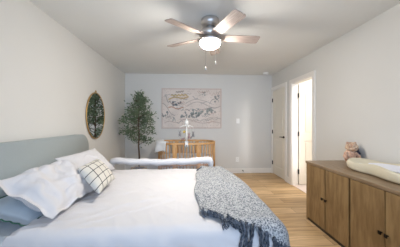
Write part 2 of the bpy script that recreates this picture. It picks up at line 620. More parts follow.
def tassel(a, b_, du, dv, L, n=7):
    """bundle of yarn lying on the bedding and running from the throw's edge"""
    u0, v0 = throw_uv(a, b_)
    bm = bmesh.new()
    for s in range(n):
        ph = random.uniform(0, 6.28); sp = random.uniform(-1, 1)
        pts = []
        rs = []
        K = 8
        for k in range(K + 1):
            t = k / K
            wob = 0.020 * t * sp + 0.007 * math.sin(t * 7 + ph)
            u = u0 + du * L * t + (-dv) * wob + random.uniform(-0.002, 0.002)
            v = v0 + dv * L * t + du * wob + (0.012 * (1 - t) * -dv)
            off = 0.024 + 0.010 * math.sin(t * 5 + ph) + 0.008 * (s % 3) * (1 - t)
            pts.append(drape(u, v, off=off, flare=0.12, **DR))
            rs.append(0.0065 * (1 - 0.55 * t))
        tube(bm, pts, rs, 5)
    return obj('tassel', bm, 'tassel', th, smooth=True)


NT = 24
for i in range(NT):
    a = (i + 0.5) / NT
    lean = random.uniform(-0.5, 0.35) + (0.8 if a < 0.3 else 0.0) - (0.1 if a > 0.4 else 0)
    d = Vector((lean, -1)).normalized()
    tassel(a, 0.0, d.x, d.y, random.uniform(0.06, 0.10) + 0.035 * (a > 0.25), 6)
for (a, b_, du, dv) in ((0.0, 0.80, -0.35, -0.75), (0.02, 0.84, -0.3, -0.6), (0.03, 0.965, -0.7, -0.25), (0.10, 0.985, -0.9, -0.2), (0.20, 0.985, -0.9, -0.3), (0.28, 0.99, -0.9, 0.1)):
    tassel(a, b_, du, dv, 0.08, 5)
for i in range(14):
    a = (i + 0.5) / 14
    tassel(a, 1.0, random.uniform(-0.6, 0.1), random.uniform(0.6, 0.9), random.uniform(0.06, 0.10), 5)


# ------------------------------------------------------------------ pillows
def pillow_fn(c, U, V, th_, seed, pinch=0.05, wr=0.012, flange=0.0, sag=0.0):
    c, U, V = Vector(c), Vector(U), Vector(V)
    N = U.cross(V).normalized()
    if N.z < 0: N = -N
    lu, lv = U.length, V.length

    def top(side):
        def fn(a, b_):
            x, y = 2 * a - 1, 2 * b_ - 1
            # outline: pinched-in sides so that the corners stick out
            sx = x * (1 - pinch * (1 - abs(y) ** 2.5)); sy = y * (1 - pinch * (1 - abs(x) ** 2.5))
            fx, fy = min(1, abs(x) / (1 - flange)), min(1, abs(y) / (1 - flange))
            h = (max(0, 1 - fx ** 2.6) * max(0, 1 - fy ** 2.6)) ** 0.52
            p = c + U * sx + V * sy
            q = p * 1.0 + Vector((seed * 3.1, seed, 0))
            wv = noise.noise(q * 6) * wr + noise.noise(q * 14) * wr * 0.45
            cre = max(0, 1 - abs(noise.noise(Vector((q.x * 5 + q.y * 7, q.y * 3 - q.x * 9, q.z * 6)))) * 7)
            off = th_ * h * side + (wv * h - cre * wr * 0.5 * h) * side
            off += wr * 0.9 * noise.noise(q * 9) * (1 - h)
            p = p + N * off
            p.z -= sag * (x * x + y * y) * 0.5
            return p
        return fn
    return top


def pillow(name, label, c, U, V, th_, m, seed, uvs=False, n=44, **k):
    f = pillow_fn(c, U, V, th_, seed, **k)
    bm = bmesh.new()
    uvl = bm.loops.layers.uv.new('UVMap')
    for side in (1, -1):
        fn = f(side)
        Vv = [[bm.verts.new(fn(i / n, j / n)) for j in range(n + 1)] for i in range(n + 1)]
        for i in range(n):
            for j in range(n):
                fa = bm.faces.new((Vv[i][j], Vv[i + 1][j], Vv[i + 1][j + 1], Vv[i][j + 1]))
                for l, (a, b_) in zip(fa.loops, ((i, j), (i + 1, j), (i + 1, j + 1), (i, j + 1))):
                    l[uvl].uv = (a / n, b_ / n)
    bmesh.ops.remove_doubles(bm, verts=bm.verts, dist=0.0004)
    o = obj(name, bm, m, smooth=True)
    return o


def frame(c00, c10, c01, c11):
    """centre and half axes from four corners"""
    c00, c10, c01, c11 = map(Vector, (c00, c10, c01, c11))
    c = (c00 + c10 + c01 + c11) / 4
    return c, (c10 - c00 + c11 - c01) / 4, (c01 - c00 + c11 - c10) / 4


# pale blue pillow with scalloped green trim, lowest
c, U, V = Vector((-1.225, 1.70, 0.650)), Vector((0, 0.36, 0)), Vector((0.19, 0, -0.045))
o = pillow('scalloped_pillow', '', c, U, V, 0.055, 'blue', 3, pinch=0.03, flange=0.10, wr=0.008)
tag(o, 'pale blue pillow with green scalloped edge under the nearest big white pillow', 'pillow')
bm = bmesh.new()
P = []
NS = 22
for side in range(4):
    for k in range(NS * 2):
        t = -1 + k / NS
        sc = 0.012 * abs(math.sin(PI * 7 * k / (NS * 2)))
        x, y = [(t, -1), (1, t), (-t, 1), (-1, -t)][side]
        nx, ny = [(0, -1), (1, 0), (0, 1), (-1, 0)][side]
        pin = 1 - 0.03 * (1 - abs(t) ** 2.5)
        q = c + U * (x * (pin if side % 2 else 1)) + V * (y * (1 if side % 2 else pin)) 
        q += Vector((ny, nx, 0)) * sc
        P.append(q)
tube(bm, P, 0.0045, 6, closed=True)
g = obj('scalloped_trim', bm, 'green', o, smooth=True)
g['label'] = 'green scalloped trim'

c, U, V = frame((-0.87, 1.31, 0.640), (-0.865, 2.12, 0.650), (-1.31, 1.37, 0.880), (-1.31, 2.13, 0.870))
o = pillow('bed_pillow', '', c, U, V, 0.110, 'white', 1, pinch=0.05, flange=0.09, wr=0.050)
tag(o, 'biggest white pillow nearest the camera, with flat flanged border', 'pillow', 'white bed pillows')
c, U, V = frame((-1.08, 2.10, 0.635), (-0.98, 2.76, 0.63), (-1.31, 2.02, 0.91), (-1.26, 2.74, 0.925))
o = pillow('bed_pillow', '', c, U, V, 0.085, 'white', 2, pinch=0.05, flange=0.04, wr=0.022)
tag(o, 'white pillow at the far end of the headboard, behind the checked cushion', 'pillow', 'white bed pillows')

c, U, V = frame((-0.755, 1.69, 0.645), (-0.80, 2.155, 0.645), (-1.01, 1.82, 0.835), (-1.04, 2.285, 0.835))
N_ = U.cross(V).normalized()
if N_.z < 0: N_ = -N_
o = pillow('checked_cushion', '', c + N_ * 0.035, U, V, 0.065, 'check', 7, pinch=0.06, wr=0.004)
tag(o, 'small cream cushion with black windowpane check leaning on the white pillows', 'cushion')

# ------------------------------------------------------------------ bed rail with sheer mesh
gr = thing('bed_guard_rail', (-0.40, 2.97, 0), 'white padded bed rail with sheer grey mesh along the far side of the bed', 'bed rail')
gx0, gx1, gy = -1.12, 0.33, 2.975


def rail_z(x):
    t = (x - gx0) / (gx1 - gx0)
    return 0.705 - 0.028 * math.sin(PI * min(1, max(0, t))) + 0.004 * math.sin(t * 23)


pts = []
rs = []
for z in (0.33, 0.50, 0.60):
    pts.append((gx0, gy, z)); rs.append(0.030)
pts.append((gx0 + 0.003, gy, 0.66)); rs.append(0.045)
pts.append((gx0 + 0.02, gy, 0.693)); rs.append(0.053)
for k in range(25):
    x = gx0 + 0.06 + (gx1 - gx0 - 0.12) * k / 24
    pts.append((x, gy, rail_z(x))); rs.append(0.048 + 0.004 * math.sin(k * 1.9))
pts.append((gx1 - 0.02, gy, 0.693)); rs.append(0.056)
pts.append((gx1 - 0.003, gy, 0.66)); rs.append(0.045)
for z in (0.60, 0.50, 0.33):
    pts.append((gx1, gy, z)); rs.append(0.030)
obj('padded_bar', tube(bmesh.new(), pts, rs, 16), 'white', gr, smooth=True)
bm = bmesh.new()
V0 = []
for k in range(31):
    x = gx0 + 0.01 + (gx1 - gx0 - 0.02) * k / 30
    V0.append((bm.verts.new((x, gy, 0.34)), bm.verts.new((x, gy + 0.003 * math.sin(k), rail_z(x) - 0.02))))
for k in range(30):
    bm.faces.new((V0[k][0], V0[k + 1][0], V0[k + 1][1], V0[k][1]))
o = obj('mesh_panel', bm, 'mesh', gr)
obj('lower_bar', tube(bmesh.new(), [(gx0, gy, 0.33), (gx1, gy, 0.33)], 0.012, 8), 'nickel', gr)
for x in (gx0 + 0.25, gx1 - 0.25):
    obj('support_leg', tube(bmesh.new(), [(x, gy, 0.33), (x, gy, 0.02), (x, gy - 0.02, 0.012), (x, gy - 0.30, 0.012)], 0.011, 8), 'nickel', gr)

# ------------------------------------------------------------------ crib
ccx, ccy, cL, cr = -0.045, 4.345, 0.235, 0.385
crib = thing('crib', (ccx, ccy, 0), 'oval honey wood crib with round slats against the back wall', 'crib')


def stadium_band(bm, r_out, r_in, z0, z1, n=12):
    A = cap_pts(ccx, ccy, cL, r_out, n); B = cap_pts(ccx, ccy, cL, r_in, n)
    va0 = [bm.verts.new((x, y, z0)) for x, y in A]; va1 = [bm.verts.new((x, y, z1)) for x, y in A]
    vb0 = [bm.verts.new((x, y, z0)) for x, y in B]; vb1 = [bm.verts.new((x, y, z1)) for x, y in B]
    K = len(A)
    for i in range(K):
        j = (i + 1) % K
        bm.faces.new((va0[i], va0[j], va1[j], va1[i]))
        bm.faces.new((vb0[j], vb0[i], vb1[i], vb1[j]))
        bm.faces.new((va1[i], va1[j], vb1[j], vb1[i]))
        bm.faces.new((va0[j], va0[i], vb0[i], vb0[j]))
    return bm


obj('top_rail', stadium_band(bmesh.new(), cr, cr - 0.034, 0.815, 0.855), 'crib', crib)
obj('bottom_rail', stadium_band(bmesh.new(), cr, cr - 0.034, 0.235, 0.285), 'crib', crib)
rm = cr - 0.017
per = 4 * cL + 2 * PI * rm


def along(s):
    s %= per
    if s < 2 * cL: return ccx - cL + s, ccy - rm
    s -= 2 * cL
    if s < PI * rm:
        a = -PI / 2 + s / rm
        return ccx + cL + rm * math.cos(a), ccy + rm * math.sin(a)
    s -= PI * rm
    if s < 2 * cL: return ccx + cL - s, ccy + rm
    s -= 2 * cL
    a = PI / 2 + s / rm
    return ccx - cL + rm * math.cos(a), ccy + rm * math.sin(a)


NSL = 48
for k in range(NSL):
    x, y = along((k + 0.5) * per / NSL)
    if min(abs(x - ccx - sx * (cL + 0.002)) for sx in (-1, 1)) < 0.022:
        continue
    obj('slat', tube(bmesh.new(), [(x, y, 0.28), (x, y, 0.82)], 0.0095, 8), 'crib', crib, smooth=True)
for sx in (-1, 1):
    for sy in (-1, 1):
        x, y = ccx + sx * (cL + 0.002), ccy + sy * rm
        bm = bx(x - 0.024, x + 0.024, y - 0.016, y + 0.016, 0.06, 0.835)
        obj('post', bm, 'crib', crib, bevel=0.004)
        obj('leg', lathe(bmesh.new(), [(0.018, 0), (0.024, 0.07)], (x, y, 0), 12), 'crib', crib)
P = cap_pts(ccx, ccy, cL, cr - 0.045, 12)
bm = bmesh.new()
a0 = [bm.verts.new((x, y, 0.42)) for x, y in P]; a1 = [bm.verts.new((x, y, 0.54)) for x, y in P]
bm.faces.new(a0[::-1]); bm.faces.new(a1)
for i in range(len(P)):
    j = (i + 1) % len(P); bm.faces.new((a0[i], a0[j], a1[j], a1[i]))
cm = obj('crib_mattress', bm, 'white', crib)
P2 = cap_pts(ccx, ccy, cL, cr - 0.036, 12)
bm = bmesh.new()
a0 = [bm.verts.new((x, y, 0.39)) for x, y in P2]; a1 = [bm.verts.new((x, y, 0.42)) for x, y in P2]
bm.faces.new(a0[::-1]); bm.faces.new(a1)
for i in range(len(P2)):
    j = (i + 1) % len(P2); bm.faces.new((a0[i], a0[j], a1[j], a1[i]))
obj('mattress_board', bm, 'crib', crib)

# white muslin hung over the crib's left end
def muslin(a, b_):
    # a runs over the rail (outside -> inside), b along the rail's curve
    s = PI * 0.5 + 0.30 + (b_ - 0.5) * 1.7
    L = (a - 0.42) * 0.52
    r = cr + 0.020
    z = 0.875
    if L < 0:
        rr = r + 0.010 + 0.028 * min(1, -L / 0.2) + 0.022 * math.sin(b_ * 13) * min(1, -L / 0.1); z = 0.870 + L * (0.8 + 0.25 * math.sin(b_ * 5))
        z = 0.872 + max(L, -0.24) * (1.05 + 0.25 * math.sin(b_ * 5))
    elif L < 0.06:
        rr = r - L * 1.4; z = 0.875 + 0.006 * math.sin(b_ * 9)
    else:
        rr = r - 0.084 - 0.01 * math.sin(b_ * 11); z = 0.875 - (L - 0.06) * 0.9
    ang = s + PI * 0.5
    return Vector((ccx - cL + rr * math.cos(ang - 0.0), ccy + rr * math.sin(ang), z))


bm = grid_mesh(muslin, 26, 30)
o = obj('muslin_cloth', bm, 'muslin', smooth=True)
add_solid(o, 0.006, 0)
tag(o, 'white muslin cloth draped over the left end of the crib', 'cloth')

# mobile clamped on the crib's front rail
mxx, myy = -0.045, ccy - cr - 0.02
mob = thing('crib_mobile', (mxx, myy, 0.80), 'white crib mobile with hanging felt toys clamped to the crib rail', 'mobile')
bm = bx(mxx - 0.03, mxx + 0.03, myy - 0.014, myy + 0.016, 0.775, 0.90)
obj('clamp', bm, 'plastic', mob, bevel=0.004)
obj('clamp_knob', lathe(bmesh.new(), [(0.018, 0), (0.018, -0.03)], (mxx, myy - 0.014, 0.80), 12, 'Y'), 'greyfelt', mob)
obj('pole', tube(bmesh.new(), [(mxx, myy, 0.89), (mxx, myy, 1.02), (mxx, myy + 0.008, 1.15), (mxx, myy + 0.02, 1.245)], [0.016, 0.014, 0.012, 0.011], 10), 'plastic', mob, smooth=True)
hub = (mxx, myy + 0.02, 1.20)
bm = lathe(bmesh.new(), [(0.02, -0.02), (0.045, 0.0), (0.035, 0.045), (0.008, 0.075)], (mxx, myy + 0.02, 1.235), 16)
blob(bm, (mxx, myy + 0.02, 1.318), (0.014, 0.014, 0.014), n=2)
obj('canopy_cap', bm, 'plastic', mob, smooth=True)
bm = bmesh.new()
ends = []
for k in range(4):
    a = R_(20 + 90 * k)
    e = Vector((hub[0] + 0.140 * math.cos(a), hub[1] + 0.140 * math.sin(a), 1.165)); ends.append(e)
    tube(bm, [(hub[0], hub[1], 1.205), ((hub[0] + e.x) / 2, (hub[1] + e.y) / 2, 1.195), e], [0.012, 0.010, 0.008], 8)
obj('cross_arm', bm, 'plastic', mob, smooth=True)
toys = [('greyfelt', 1.02), ('yellow', 1.065), ('greyfelt', 1.04), ('pinkfelt', 1.0)]
toypos = [ends[0], ends[1], ends[2], ends[3]]
for k, e in enumerate(ends):
    m_, z = toys[k]
    if k == 2: m_, z = 'greyfelt', 1.04
    if k == 1: m_, z = 'yellow', 1.068
    bm = tube(bmesh.new(), [e, (e.x, e.y, z + 0.03)], 0.0015, 5)
    st = obj('string', bm, 'plastic', mob)
    bm = bmesh.new()
    if k == 1:      # star
        v0 = [bm.verts.new((e.x + (0.045 if q % 2 == 0 else 0.020) * math.sin(PI * q / 5), e.y - 0.006, z + (0.045 if q % 2 == 0 else 0.020) * math.cos(PI * q / 5))) for q in range(10)]
        v1 = [bm.verts.new(v.co + Vector((0, 0.014, 0))) for v in v0]
        cf = bm.verts.new((e.x, e.y - 0.020, z)); cb = bm.verts.new((e.x, e.y + 0.022, z))
        for q in range(10):
            r_ = (q + 1) % 10
            bm.faces.new((v0[q], v0[r_], v1[r_], v1[q])); bm.faces.new((v0[q], v0[r_], cf)); bm.faces.new((v1[q], v1[r_], cb))
    else:           # little long-eared animal
        blob(bm, (e.x, e.y, z - 0.015), (0.026, 0.02, 0.032), n=2)
        blob(bm, (e.x, e.y, z + 0.024), (0.019, 0.018, 0.018), n=2)
        for q in (-1, 1):
            blob(bm, (e.x + q * 0.014, e.y, z + 0.048), (0.007, 0.005, 0.018), n=2)
            blob(bm, (e.x + q * 0.017, e.y - 0.006, z - 0.045), (0.009, 0.010, 0.016), n=2)
    obj('felt_toy', bm, m_, mob, smooth=True)
# lower toys tied under the arms on short cords
for k, (dx, dz, m_) in enumerate(((-0.075, 0.93, 'pinkfelt'), (0.075, 0.955, 'greyfelt'))):
    x = hub[0] + dx; y = hub[1] + 0.02
    obj('string', tube(bmesh.new(), [(x, y, 1.19), (x, y, dz + 0.03)], 0.0015, 5), 'plastic', mob)
    bm = bmesh.new()
    blob(bm, (x, y, dz), (0.032, 0.02, 0.018), n=2); blob(bm, (x + 0.025, y, dz + 0.018), (0.015, 0.014, 0.014), n=2)
    obj('felt_toy', bm, m_, mob, smooth=True)

# ------------------------------------------------------------------ tree
random.seed(11)
tx, ty = -1.065, 4.33
tree = thing('olive_tree', (tx, ty, 0), 'tall artificial olive tree in the back left corner beside the crib', 'plant')
obj('planter', lathe(bmesh.new(), [(0.13, 0), (0.16, 0.05), (0.175, 0.18), (0.165, 0.30), (0.15, 0.30), (0.145, 0.25)], (tx, ty, 0), 28), 'basket', tree, smooth=True)
obj('soil', lathe(bmesh.new(), [(0.148, 0.262), (0.146, 0.272)], (tx, ty, 0), 24), 'soil', tree)
bm = bmesh.new()
trunk = [(tx, ty, 0.265), (tx + 0.012, ty, 0.5), (tx - 0.008, ty + 0.01, 0.75), (tx + 0.006, ty, 1.0), (tx - 0.01, ty, 1.3), (tx, ty, 1.6), (tx - 0.01, ty, 1.82)]
tube(bm, trunk, [0.021, 0.019, 0.017, 0.015, 0.011, 0.007, 0.003], 8)


def crown_r(z):
    # outline of the crown as a radius against height
    K = [(0.84, 0.16), (0.93, 0.33), (1.05, 0.39), (1.2, 0.37), (1.35, 0.33), (1.5, 0.29), (1.65, 0.22), (1.78, 0.12), (1.87, 0.03)]
    for (z0, r0), (z1, r1) in zip(K, K[1:]):
        if z0 <= z <= z1: return r0 + (r1 - r0) * (z - z0) / (z1 - z0)
    return 0.02


tips = []
for k in range(46):
    z0 = 0.78 + 0.98 * (k / 46) ** 0.9
    a = k * 2.4 + random.uniform(-0.3, 0.3)
    ze = min(1.85, z0 + random.uniform(0.0, 0.20))
    r = crown_r(ze) * random.uniform(0.75, 1.08)
    e = Vector((tx + r * math.cos(a), ty + r * math.sin(a) * 0.95, ze))
    e.x = max(e.x, XL + 0.05); e.y = min(e.y, YB - 0.08)
    s = Vector((tx, ty, z0))
    mid = (s + e) / 2 + Vector((0, 0, 0.03))
    tube(bm, [s, mid, e], [0.006, 0.004, 0.0015], 5)
    tips.append((s, mid, e))
obj('trunk', bm, 'bark', tree, smooth=True)
bm = bmesh.new()


def leaf(p, d, L, W):
    d = d.normalized()
    sd = d.cross(Vector((random.uniform(-1, 1), random.uniform(-1, 1), random.uniform(-0.4, 1)))).normalized() * W
    nrm = d.cross(sd).normalized() * W * 0.35
    v = [bm.verts.new(q) for q in (p, p + d * L * 0.35 + sd - nrm, p + d * L * 0.75 + sd * 0.7 - nrm, p + d * L, p + d * L * 0.75 - sd * 0.7 - nrm, p + d * L * 0.35 - sd - nrm, p + d * L * 0.45 + nrm)]
    for q in range(6):
        bm.faces.new((v[q], v[(q + 1) % 6], v[6]))


for s, mid, e in tips:
    for t in range(64):
        f = random.uniform(0.25, 1.05)
        base_ = s.lerp(mid, f * 2) if f < 0.5 else mid.lerp(e, (f - 0.5) * 2)
        p = base_ + Vector((random.gauss(0, 0.035), random.gauss(0, 0.035), random.gauss(0, 0.04)))
        if noise.noise(p * 6.5) < -0.14: continue
        p.x = max(p.x, XL + 0.06); p.y = min(p.y, YB - 0.07)
        d = (e - s).normalized() * 0.6 + Vector((random.uniform(-1, 1), random.uniform(-1, 1), random.uniform(-0.7, 0.9)))
        L = random.uniform(0.038, 0.060)
        if (p + d.normalized() * L).x < XL + 0.012: continue
        leaf(p, d, L, random.uniform(0.010, 0.016))
obj('foliage', bm, 'leaf', tree)

# ------------------------------------------------------------------ mirror
mir_y, mir_z, mw, mh = 3.375, 1.372, 0.315, 0.372
mir = thing('wall_mirror', (XL, mir_y, mir_z), 'oval gold-rimmed mirror hanging on the left wall between headboard and olive tree', 'mirror')
P = [(XL + 0.016, mir_y + mw * math.cos(2 * PI * k / 64), mir_z + mh * math.sin(2 * PI * k / 64)) for k in range(64)]
obj('frame', tube(bmesh.new(), P, 0.010, 8, closed=True), 'gold', mir, smooth=True)
bm = bmesh.new()
ca = bm.verts.new((XL + 0.020, mir_y, mir_z))
ring = [bm.verts.new((XL + 0.020, mir_y + (mw - 0.004) * math.cos(2 * PI * k / 64), mir_z + (mh - 0.004) * math.sin(2 * PI * k / 64))) for k in range(64)]
ring2 = [bm.verts.new(v.co - Vector((0.016, 0, 0))) for v in ring]
for k in range(64):
    bm.faces.new((ca, ring[k], ring[(k + 1) % 64])); bm.faces.new((ring[k], ring2[k], ring2[(k + 1) % 64], ring[(k + 1) % 64]))
bm.faces.new(ring2)
obj('glass', bm, 'mirror', mir)
obj('hanger', tube(bmesh.new(), [(XL + 0.012, mir_y + 0.018 * math.cos(a), mir_z + mh + 0.022 + 0.018 * math.sin(a)) for a in [2 * PI * k / 16 for k in range(16)]], 0.005, 6, closed=True), 'gold', mir, smooth=True)

# ------------------------------------------------------------------ printed wall hanging (generic landscape sketch)
ax0, ax1, az0, az1 = -0.664, 0.804, 1.108, 2.093
NX, NZ = 300, 200
bmg = grid_mesh(lambda a, b_: Vector((ax0 + (ax1 - ax0) * a + 0.002 * math.sin(b_ * 9), YB - 0.012 + 0.0025 * math.sin(a * 14) * (1 - b_), az0 + (az1 - az0) * b_)), NX, NZ)
random.seed(21)
cream = Vector((224, 213, 204)); img = []
trees = []
def cluster(cx, cy, rx, ry, n, r, col):
    for _ in range(int(n * 1.3)):
        trees.append((cx + random.uniform(-rx, rx) * 1.1, cy + random.uniform(-ry, ry) * 1.2, r * random.uniform(0.4, 0.8), col))
dk = (104, 112, 112); gn = (126, 134, 130); br_ = (176, 148, 128); oc = (196, 172, 126)
cluster(0.24, 0.62, 0.07, 0.035, 16, 0.022, (84, 92, 98))
cluster(0.47, 0.34, 0.14, 0.055, 26, 0.026, dk)
cluster(0.68, 0.42, 0.17, 0.06, 26, 0.024, gn)
cluster(0.86, 0.46, 0.07, 0.05, 9, 0.022, gn)
cluster(0.06, 0.36, 0.045, 0.05, 8, 0.022, dk)
cluster(0.20, 0.24, 0.03, 0.05, 6, 0.020, gn)
cluster(0.92, 0.74, 0.04, 0.07, 8, 0.020, dk)
cluster(0.70, 0.86, 0.02, 0.04, 5, 0.016, gn)
lines = []
def curve(x0, z0, x1, z1, amp, fr, col, wd, ph=0.0):
    lines.append([(x0 + (x1 - x0) * t / 60, z0 + (z1 - z0) * t / 60 + amp * math.sin(fr * t / 60 + ph)) for t in range(61)] + [col, wd])
curve(0.42, 0.55, 0.98, 0.62, 0.09, 5.5, (150, 138, 132), 0.006)
curve(0.40, 0.62, 0.75, 0.72, 0.06, 4.0, (160, 148, 140), 0.005)
curve(0.02, 0.62, 0.22, 0.30, 0.03, 7, (150, 140, 134), 0.005)
curve(0.30, 0.22, 0.98, 0.12, 0.03, 9, (168, 150, 144), 0.006)
curve(0.55, 0.20, 0.98, 0.24, 0.02, 22, (146, 140, 138), 0.005)
curve(0.05, 0.14, 0.40, 0.20, 0.03, 8, (170, 150, 142), 0.005)
curve(0.05, 0.80, 0.16, 0.60, 0.04, 9, (150, 146, 142), 0.006)
curve(0.80, 0.62, 0.97, 0.90, 0.03, 8, (150, 142, 138), 0.005)
curve(0.12, 0.52, 0.36, 0.50, 0.02, 8, (190, 150, 130), 0.010)
curve(0.12, 0.72, 0.44, 0.80, 0.03, 6, oc, 0.012)
curve(0.16, 0.82, 0.42, 0.83, 0.015, 30, oc, 0.012)
curve(0.24, 0.90, 0.36, 0.92, 0.012, 20, (170, 160, 150), 0.010)
grid = {}
def put(x, z, col, rad, alpha):
    i0, i1 = int((x - rad) * NX), int((x + rad) * NX) + 1
    j0, j1 = int((z - rad * 1.5) * NZ), int((z + rad * 1.5) * NZ) + 1
    for i in range(max(0, i0), min(NX, i1) + 1):
        for j in range(max(0, j0), min(NZ, j1) + 1):
            dx = i / NX - x; dz = (j / NZ - z) / 1.5
            if dx * dx + dz * dz <= rad * rad:
                c0 = grid.get((i, j), None)
                if c0 is None: c0 = cream
                grid[(i, j)] = c0.lerp(Vector(col), alpha)
for L in lines:
    for (x, z) in L[:-2]:
        put(x, z, L[-2], L[-1], 0.55)
for (x, z, r, col) in trees:
    put(x, z, col, r, 0.6)
    put(x - r * 0.2, z + r * 0.5, tuple(min(255, q + 46) for q in col), r * 0.55, 0.6)
    put(x + r * 0.1, z - r * 1.3, (110, 96, 84), r * 0.22, 0.7)
for _ in range(34):
    x, z = random.uniform(0.03, 0.8), random.uniform(0.06, 0.92)
    curve(x, z, x + random.uniform(0.06, 0.2), z + random.uniform(-0.08, 0.08), random.uniform(0.008, 0.03), random.uniform(5, 25), random.choice([(132, 120, 116), (120, 124, 128), (176, 140, 124)]), 0.004, random.uniform(0, 6))
for L in lines[12:]:
    for (x, z) in L[:-2]:
        put(x, z, L[-2], L[-1], 0.3)
for _ in range(420):
    x, z = random.random(), random.random()
    put(x, z, random.choice([(150, 146, 142), (190, 170, 158), (168, 160, 150)]), random.uniform(0.003, 0.007), 0.45)
bmg.verts.index_update()
bmg.verts.ensure_lookup_table()
lay = bmg.loops.layers.float_color.new('print')
for f in bmg.faces:
    for l in f.loops:
        i, j = divmod(l.vert.index, NZ + 1)
        c0 = grid.get((i, j), cream)
        a, b_ = i / NX, j / NZ
        edge = min(a * 1.5, (1 - a) * 1.5, b_, 1 - b_)
        nz_ = noise.noise(Vector((a * 7, b_ * 5, 3)))
        c1 = c0 * (1 + 0.05 * nz_)
        if edge < 0.035:
            c1 = c1.lerp(Vector((184, 158, 148)), 0.45 if 0.012 < edge < 0.024 else 0.22)
        l[lay] = lin(tuple(c1))
bmg.verts.index_update()
hang = obj('wall_hanging', bmg, 'print', smooth=True)
add_solid(hang, 0.004, 0)
tag(hang, 'unframed cream wall hanging printed with small trees and winding paths', 'wall art')

# ------------------------------------------------------------------ switch, outlet, door stop, smoke detector
sw = thing('light_switch', (1.216, YB, 1.293), 'white light switch plate on the back wall, above the outlet', 'switch')
obj('plate', bx(1.216 - 0.040, 1.216 + 0.040, YB - 0.007, YB - 0.0005, 1.293 - 0.060, 1.293 + 0.060), 'plastic', sw, bevel=0.002)
obj('rocker', bx(1.216 - 0.017, 1.216 + 0.017, YB - 0.012, YB - 0.006, 1.293 - 0.033, 1.293 + 0.033), 'plastic', sw, bevel=0.002)
sw = thing('power_outlet', (1.201, YB, 0.338), 'white power outlet low on the back wall', 'outlet')
obj('plate', bx(1.201 - 0.040, 1.201 + 0.040, YB - 0.007, YB - 0.0005, 0.338 - 0.060, 0.338 + 0.060), 'plastic', sw, bevel=0.002)
for z in (0.318, 0.358):
    so = obj('socket', lathe(bmesh.new(), [(0.015, 0), (0.015, -0.003)], (1.201, YB - 0.007, z), 16, 'Y'), 'plastic', sw)
    for dx in (-0.006, 0.006):
        obj('slot', bx(1.201 + dx - 0.0012, 1.201 + dx + 0.0012, YB - 0.0115, YB - 0.009, z - 0.004, z + 0.005), 'black', so)
ds = thing('door_stop', (1.327, YB - 0.015, 0.07), 'small dark door stop on the white back baseboard', 'door stop')
obj('stem', lathe(bmesh.new(), [(0.012, 0), (0.012, -0.006), (0.007, -0.007), (0.007, -0.06)], (1.327, YB - 0.0152, 0.07), 12, 'Y'), 'dark', ds)
obj('rubber_tip', lathe(bmesh.new(), [(0.012, 0), (0.012, -0.018)], (1.327, YB - 0.075, 0.07), 12, 'Y'), 'black', ds)
sm = thing('smoke_detector', (1.83, 4.67, H), 'white smoke detector on the ceiling near the back right corner', 'smoke detector')
obj('base_plate', lathe(bmesh.new(), [(0.068, 0), (0.068, -0.012)], (1.83, 4.67, H - 0.0005), 28), 'plastic', sm)
obj('cover', lathe(bmesh.new(), [(0.062, 0), (0.058, -0.022), (0.045, -0.034), (0.02, -0.036)], (1.83, 4.67, H - 0.0125), 28), 'plastic', sm, smooth=True)

# ------------------------------------------------------------------ dresser
dx0, dx1, dy0, dy1, dzt = 1.537, 2.05, 1.09, 2.545, 0.76
dr = thing('dresser', (1.8, 1.82, 0), 'low brown wood sideboard with four doors along the right wall', 'dresser')
bm = bx(dx0 + 0.022, dx1, dy0 + 0.02, dy1 - 0.02, 0.035, dzt - 0.03)
obj('carcass', bm, 'dark', dr)
obj('side_panel', bx(dx0 + 0.004, dx1, dy1 - 0.02, dy1, 0.0, dzt - 0.028), 'dresser', dr)
obj('side_panel', bx(dx0 + 0.004, dx1, dy0, dy0 + 0.02, 0.0, dzt - 0.028), 'dresser', dr)
obj('base_rail', bx(dx0 + 0.012, dx0 + 0.03, dy0 + 0.02, dy1 - 0.02, 0.0, 0.035), 'dark', dr)
obj('top', bx(dx0 - 0.006, dx1, dy0 - 0.006, dy1 + 0.006, dzt - 0.028, dzt), 'dresser_top', dr, bevel=0.003)
edges = [dy1 - 0.020, 2.180, 1.835, 1.487, dy0 + 0.02]
gaps = [0.003, 0.007, 0.010, 0.0035, 0.003]
for k in range(4):
    ya, yb = edges[k + 1] + gaps[k + 1], edges[k] - gaps[k]
    d = obj('door', bx(dx0, dx0 + 0.02, ya, yb, 0.040, dzt - 0.034), 'dresser', dr, bevel=0.002)
    hy = (ya + 0.022) if k % 2 == 0 else (yb - 0.022)
    bm = bx(dx0 - 0.020, dx0, hy - 0.004, hy + 0.004, 0.383, 0.391)
    box(bm, dx0 - 0.026, dx0 - 0.018, hy - 0.011, hy + 0.011, 0.374, 0.400)
    obj('handle', bm, 'black', d)

# changing pad: two-lobed foam tray
pcx, pcy = 1.858, 1.72
pad = thing('changing_pad', (pcx, pcy, dzt), 'cream peanut-shaped changing pad lying on the brown sideboard', 'changing pad')


def pad_out(th_):
    # half length 0.46 along y, lobes of half width 0.20, waist 0.155
    c_, s_ = math.cos(th_), math.sin(th_)
    y = 0.46 * (abs(s_) ** 0.85) * (1 if s_ > 0 else -1)
    t = y / 0.46
    wdt = 0.198 - 0.046 * math.exp(-((t - 0.18) / 0.33) ** 2)
    e = max(0.0, 1 - abs(t) ** 3.4) ** 0.5
    x = wdt * e * (1 if c_ > 0 else -1) if abs(c_) > 1e-6 else 0
    return x, y


